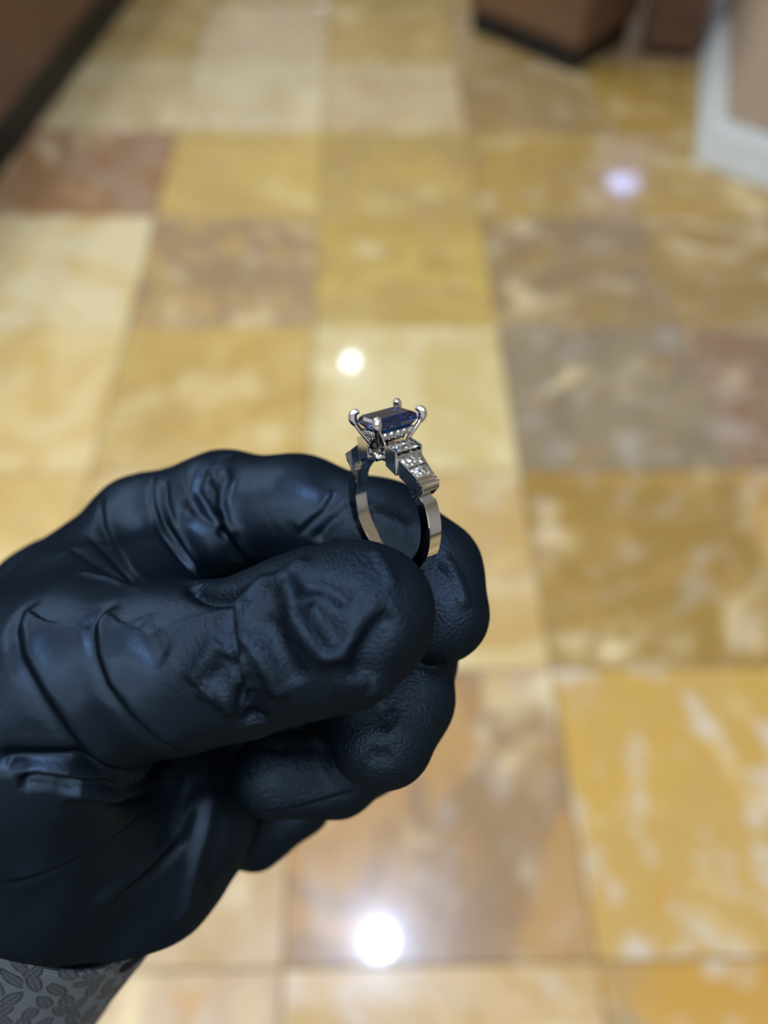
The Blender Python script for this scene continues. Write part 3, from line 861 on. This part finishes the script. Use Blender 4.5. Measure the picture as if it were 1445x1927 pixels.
def brilliant(r):
    bm = bmesh.new(); n = 8
    tb = [bm.verts.new((0.55 * r * math.cos(2 * math.pi * (i + .5) / n), 0.55 * r * math.sin(2 * math.pi * (i + .5) / n), 0.32 * r)) for i in range(n)]
    gd = [bm.verts.new((r * math.cos(math.pi * i / n), r * math.sin(math.pi * i / n), 0)) for i in range(2 * n)]
    cu = bm.verts.new((0, 0, -0.85 * r))
    bm.faces.new(tb)
    for i in range(n):
        t0, t1 = tb[i - 1], tb[i]
        g0, g1, g2, g_ = gd[(2 * i) % 16], gd[(2 * i + 1) % 16], gd[(2 * i + 2) % 16], gd[(2 * i - 1) % 16]
        bm.faces.new((t0, g0, t1)); bm.faces.new((t1, g0, g1)); bm.faces.new((t0, g_, g0))
    for i in range(16): bm.faces.new((gd[i], cu, gd[(i + 1) % 16]))
    return bm
bm = brilliant(0.58); bmesh.ops.scale(bm, vec=(MM,) * 3, verts=list(bm.verts)); dme = bm_mesh(bm, 'diamond'); dme.materials.append(M['diamond'])
bm = bmesh.new(); bmesh.ops.create_uvsphere(bm, u_segments=10, v_segments=8, radius=0.17 * MM); bead_me = bm_mesh(bm, 'bead'); bead_me.materials.append(M['metal'])
bead_me.polygons.foreach_set('use_smooth', [True] * len(bead_me.polygons))
def place(me, name, pos, nrm, parent):
    o = link(name, me, None, parent)
    q = Vector(nrm).to_track_quat('Z', 'Y')
    o.matrix_local = Matrix.Translation(Vector(pos) * MM) @ q.to_matrix().to_4x4()
    return o
for sd in (-1, 1):
    for i in range(5):
        y = -2.4 + 1.2 * i
        place(dme, 'diamond', (sd * (A - 0.02), y, HZ), (sd, 0, -0.18), collar)
        for dz in (-0.48, 0.48):
            if i < 4: place(bead_me, 'bead', (sd * (A + 0.08 + 0.1 * (dz > 0)), y + 0.6, HZ + dz * 0.8), (sd, 0, 0), collar)
    for i in range(3):
        x = -1.2 + 1.2 * i
        place(dme, 'diamond', (x, sd * (B - 0.02), HZ), (0, sd, -0.18), collar)
        if i < 2:
            for dz in (-0.48, 0.48): place(bead_me, 'bead', (x + 0.6, sd * (B + 0.08), HZ + dz * 0.8), (0, sd, 0), collar)

# sapphire
a0, b0 = 2.95, 4.15
lay = [(1.75, 2.85, .42, 16.0), (2.35, 3.5, .62, 15.82), (2.78, 3.96, .76, 15.5), (a0, b0, .85, 15.15), (a0, b0, .85, 15.02),
       (2.45, 3.5, .66, 14.3), (1.75, 2.65, .45, 13.55), (0.95, 1.7, .26, 12.95), (0.12, 0.9, .05, 12.55)]
bm = bmesh.new(); L = [[bm.verts.new(p) for p in oct_corners(a, b, c, z)] for a, b, c, z in lay]
bm.faces.new(L[0]); bm.faces.new(list(reversed(L[-1])))
for p, q in zip(L, L[1:]):
    for i in range(8): bm.faces.new((p[i], q[i], q[(i + 1) % 8], p[(i + 1) % 8]))
o = rp('sapphire', bm, M['sapphire']); o['label'] = 'dark blue emerald-cut sapphire'

# prongs: a pair of wires rises from the collar and meets in one rounded claw
def sweep(path, rad, seg=12):
    bm = bmesh.new(); P = [Vector(p) for p in path]; rows = []
    up = Vector((0.3, 0.2, 1)).normalized()
    for i, p in enumerate(P):
        t = (P[min(i + 1, len(P) - 1)] - P[max(i - 1, 0)]).normalized()
        e1 = t.cross(Vector((P[0].y, -P[0].x, 0.01))).normalized(); e2 = t.cross(e1)
        rows.append([bm.verts.new(p + rad[i] * (math.cos(2 * math.pi * k / seg) * e1 + math.sin(2 * math.pi * k / seg) * e2)) for k in range(seg)])
    for a, b in zip(rows, rows[1:]):
        for k in range(seg): bm.faces.new((a[k], a[(k + 1) % seg], b[(k + 1) % seg], b[k]))
    bm.faces.new(list(reversed(rows[0]))); bm.faces.new(rows[-1])
    return bm
def bez(pts, n):
    out = []
    P = [np.array(p, float) for p in pts]
    for i in range(n + 1):
        t = i / n; q = P
        while len(q) > 1: q = [q[j] * (1 - t) + q[j + 1] * t for j in range(len(q) - 1)]
        out.append(tuple(q[0]))
    return out
for sx in (-1, 1):
    for sy in (-1, 1):
        pr = empty('prong', Matrix.Identity(4)); pr.parent = ring
        pth = bez([(sx * 2.72, sy * 3.98, 14.5), (sx * 3.12, sy * 4.36, 15.0), (sx * 3.3, sy * 4.5, 15.9), (sx * 2.9, sy * 4.05, 16.6), (sx * 2.35, sy * 3.5, 16.2)], 16)
        rad = [0.5, .54, .58, .62, .65, .67, .68, .69, .69, .69, .68, .66, .63, .58, .5, .38, .16]
        rp('claw', sweep(pth, rad), M['metal'], pr, 0, True)
        for dx, dy in ((0.26, -0.26), (-0.26, 0.26)):
            pth = bez([(sx * (1.5 + dx), sy * (2.4 + dy), 11.6), (sx * (1.95 + dx), sy * (3.0 + dy), 12.8), (sx * (2.5 + dx * 0.9), sy * (3.75 + dy * .9), 13.7), (sx * (2.85 + dx * .5), sy * (4.1 + dy * .5), 14.7), (sx * 3.0, sy * 4.22, 15.2)], 12)
            rp('wire', sweep(pth, [0.34] * 13), M['metal'], pr, 0, True)
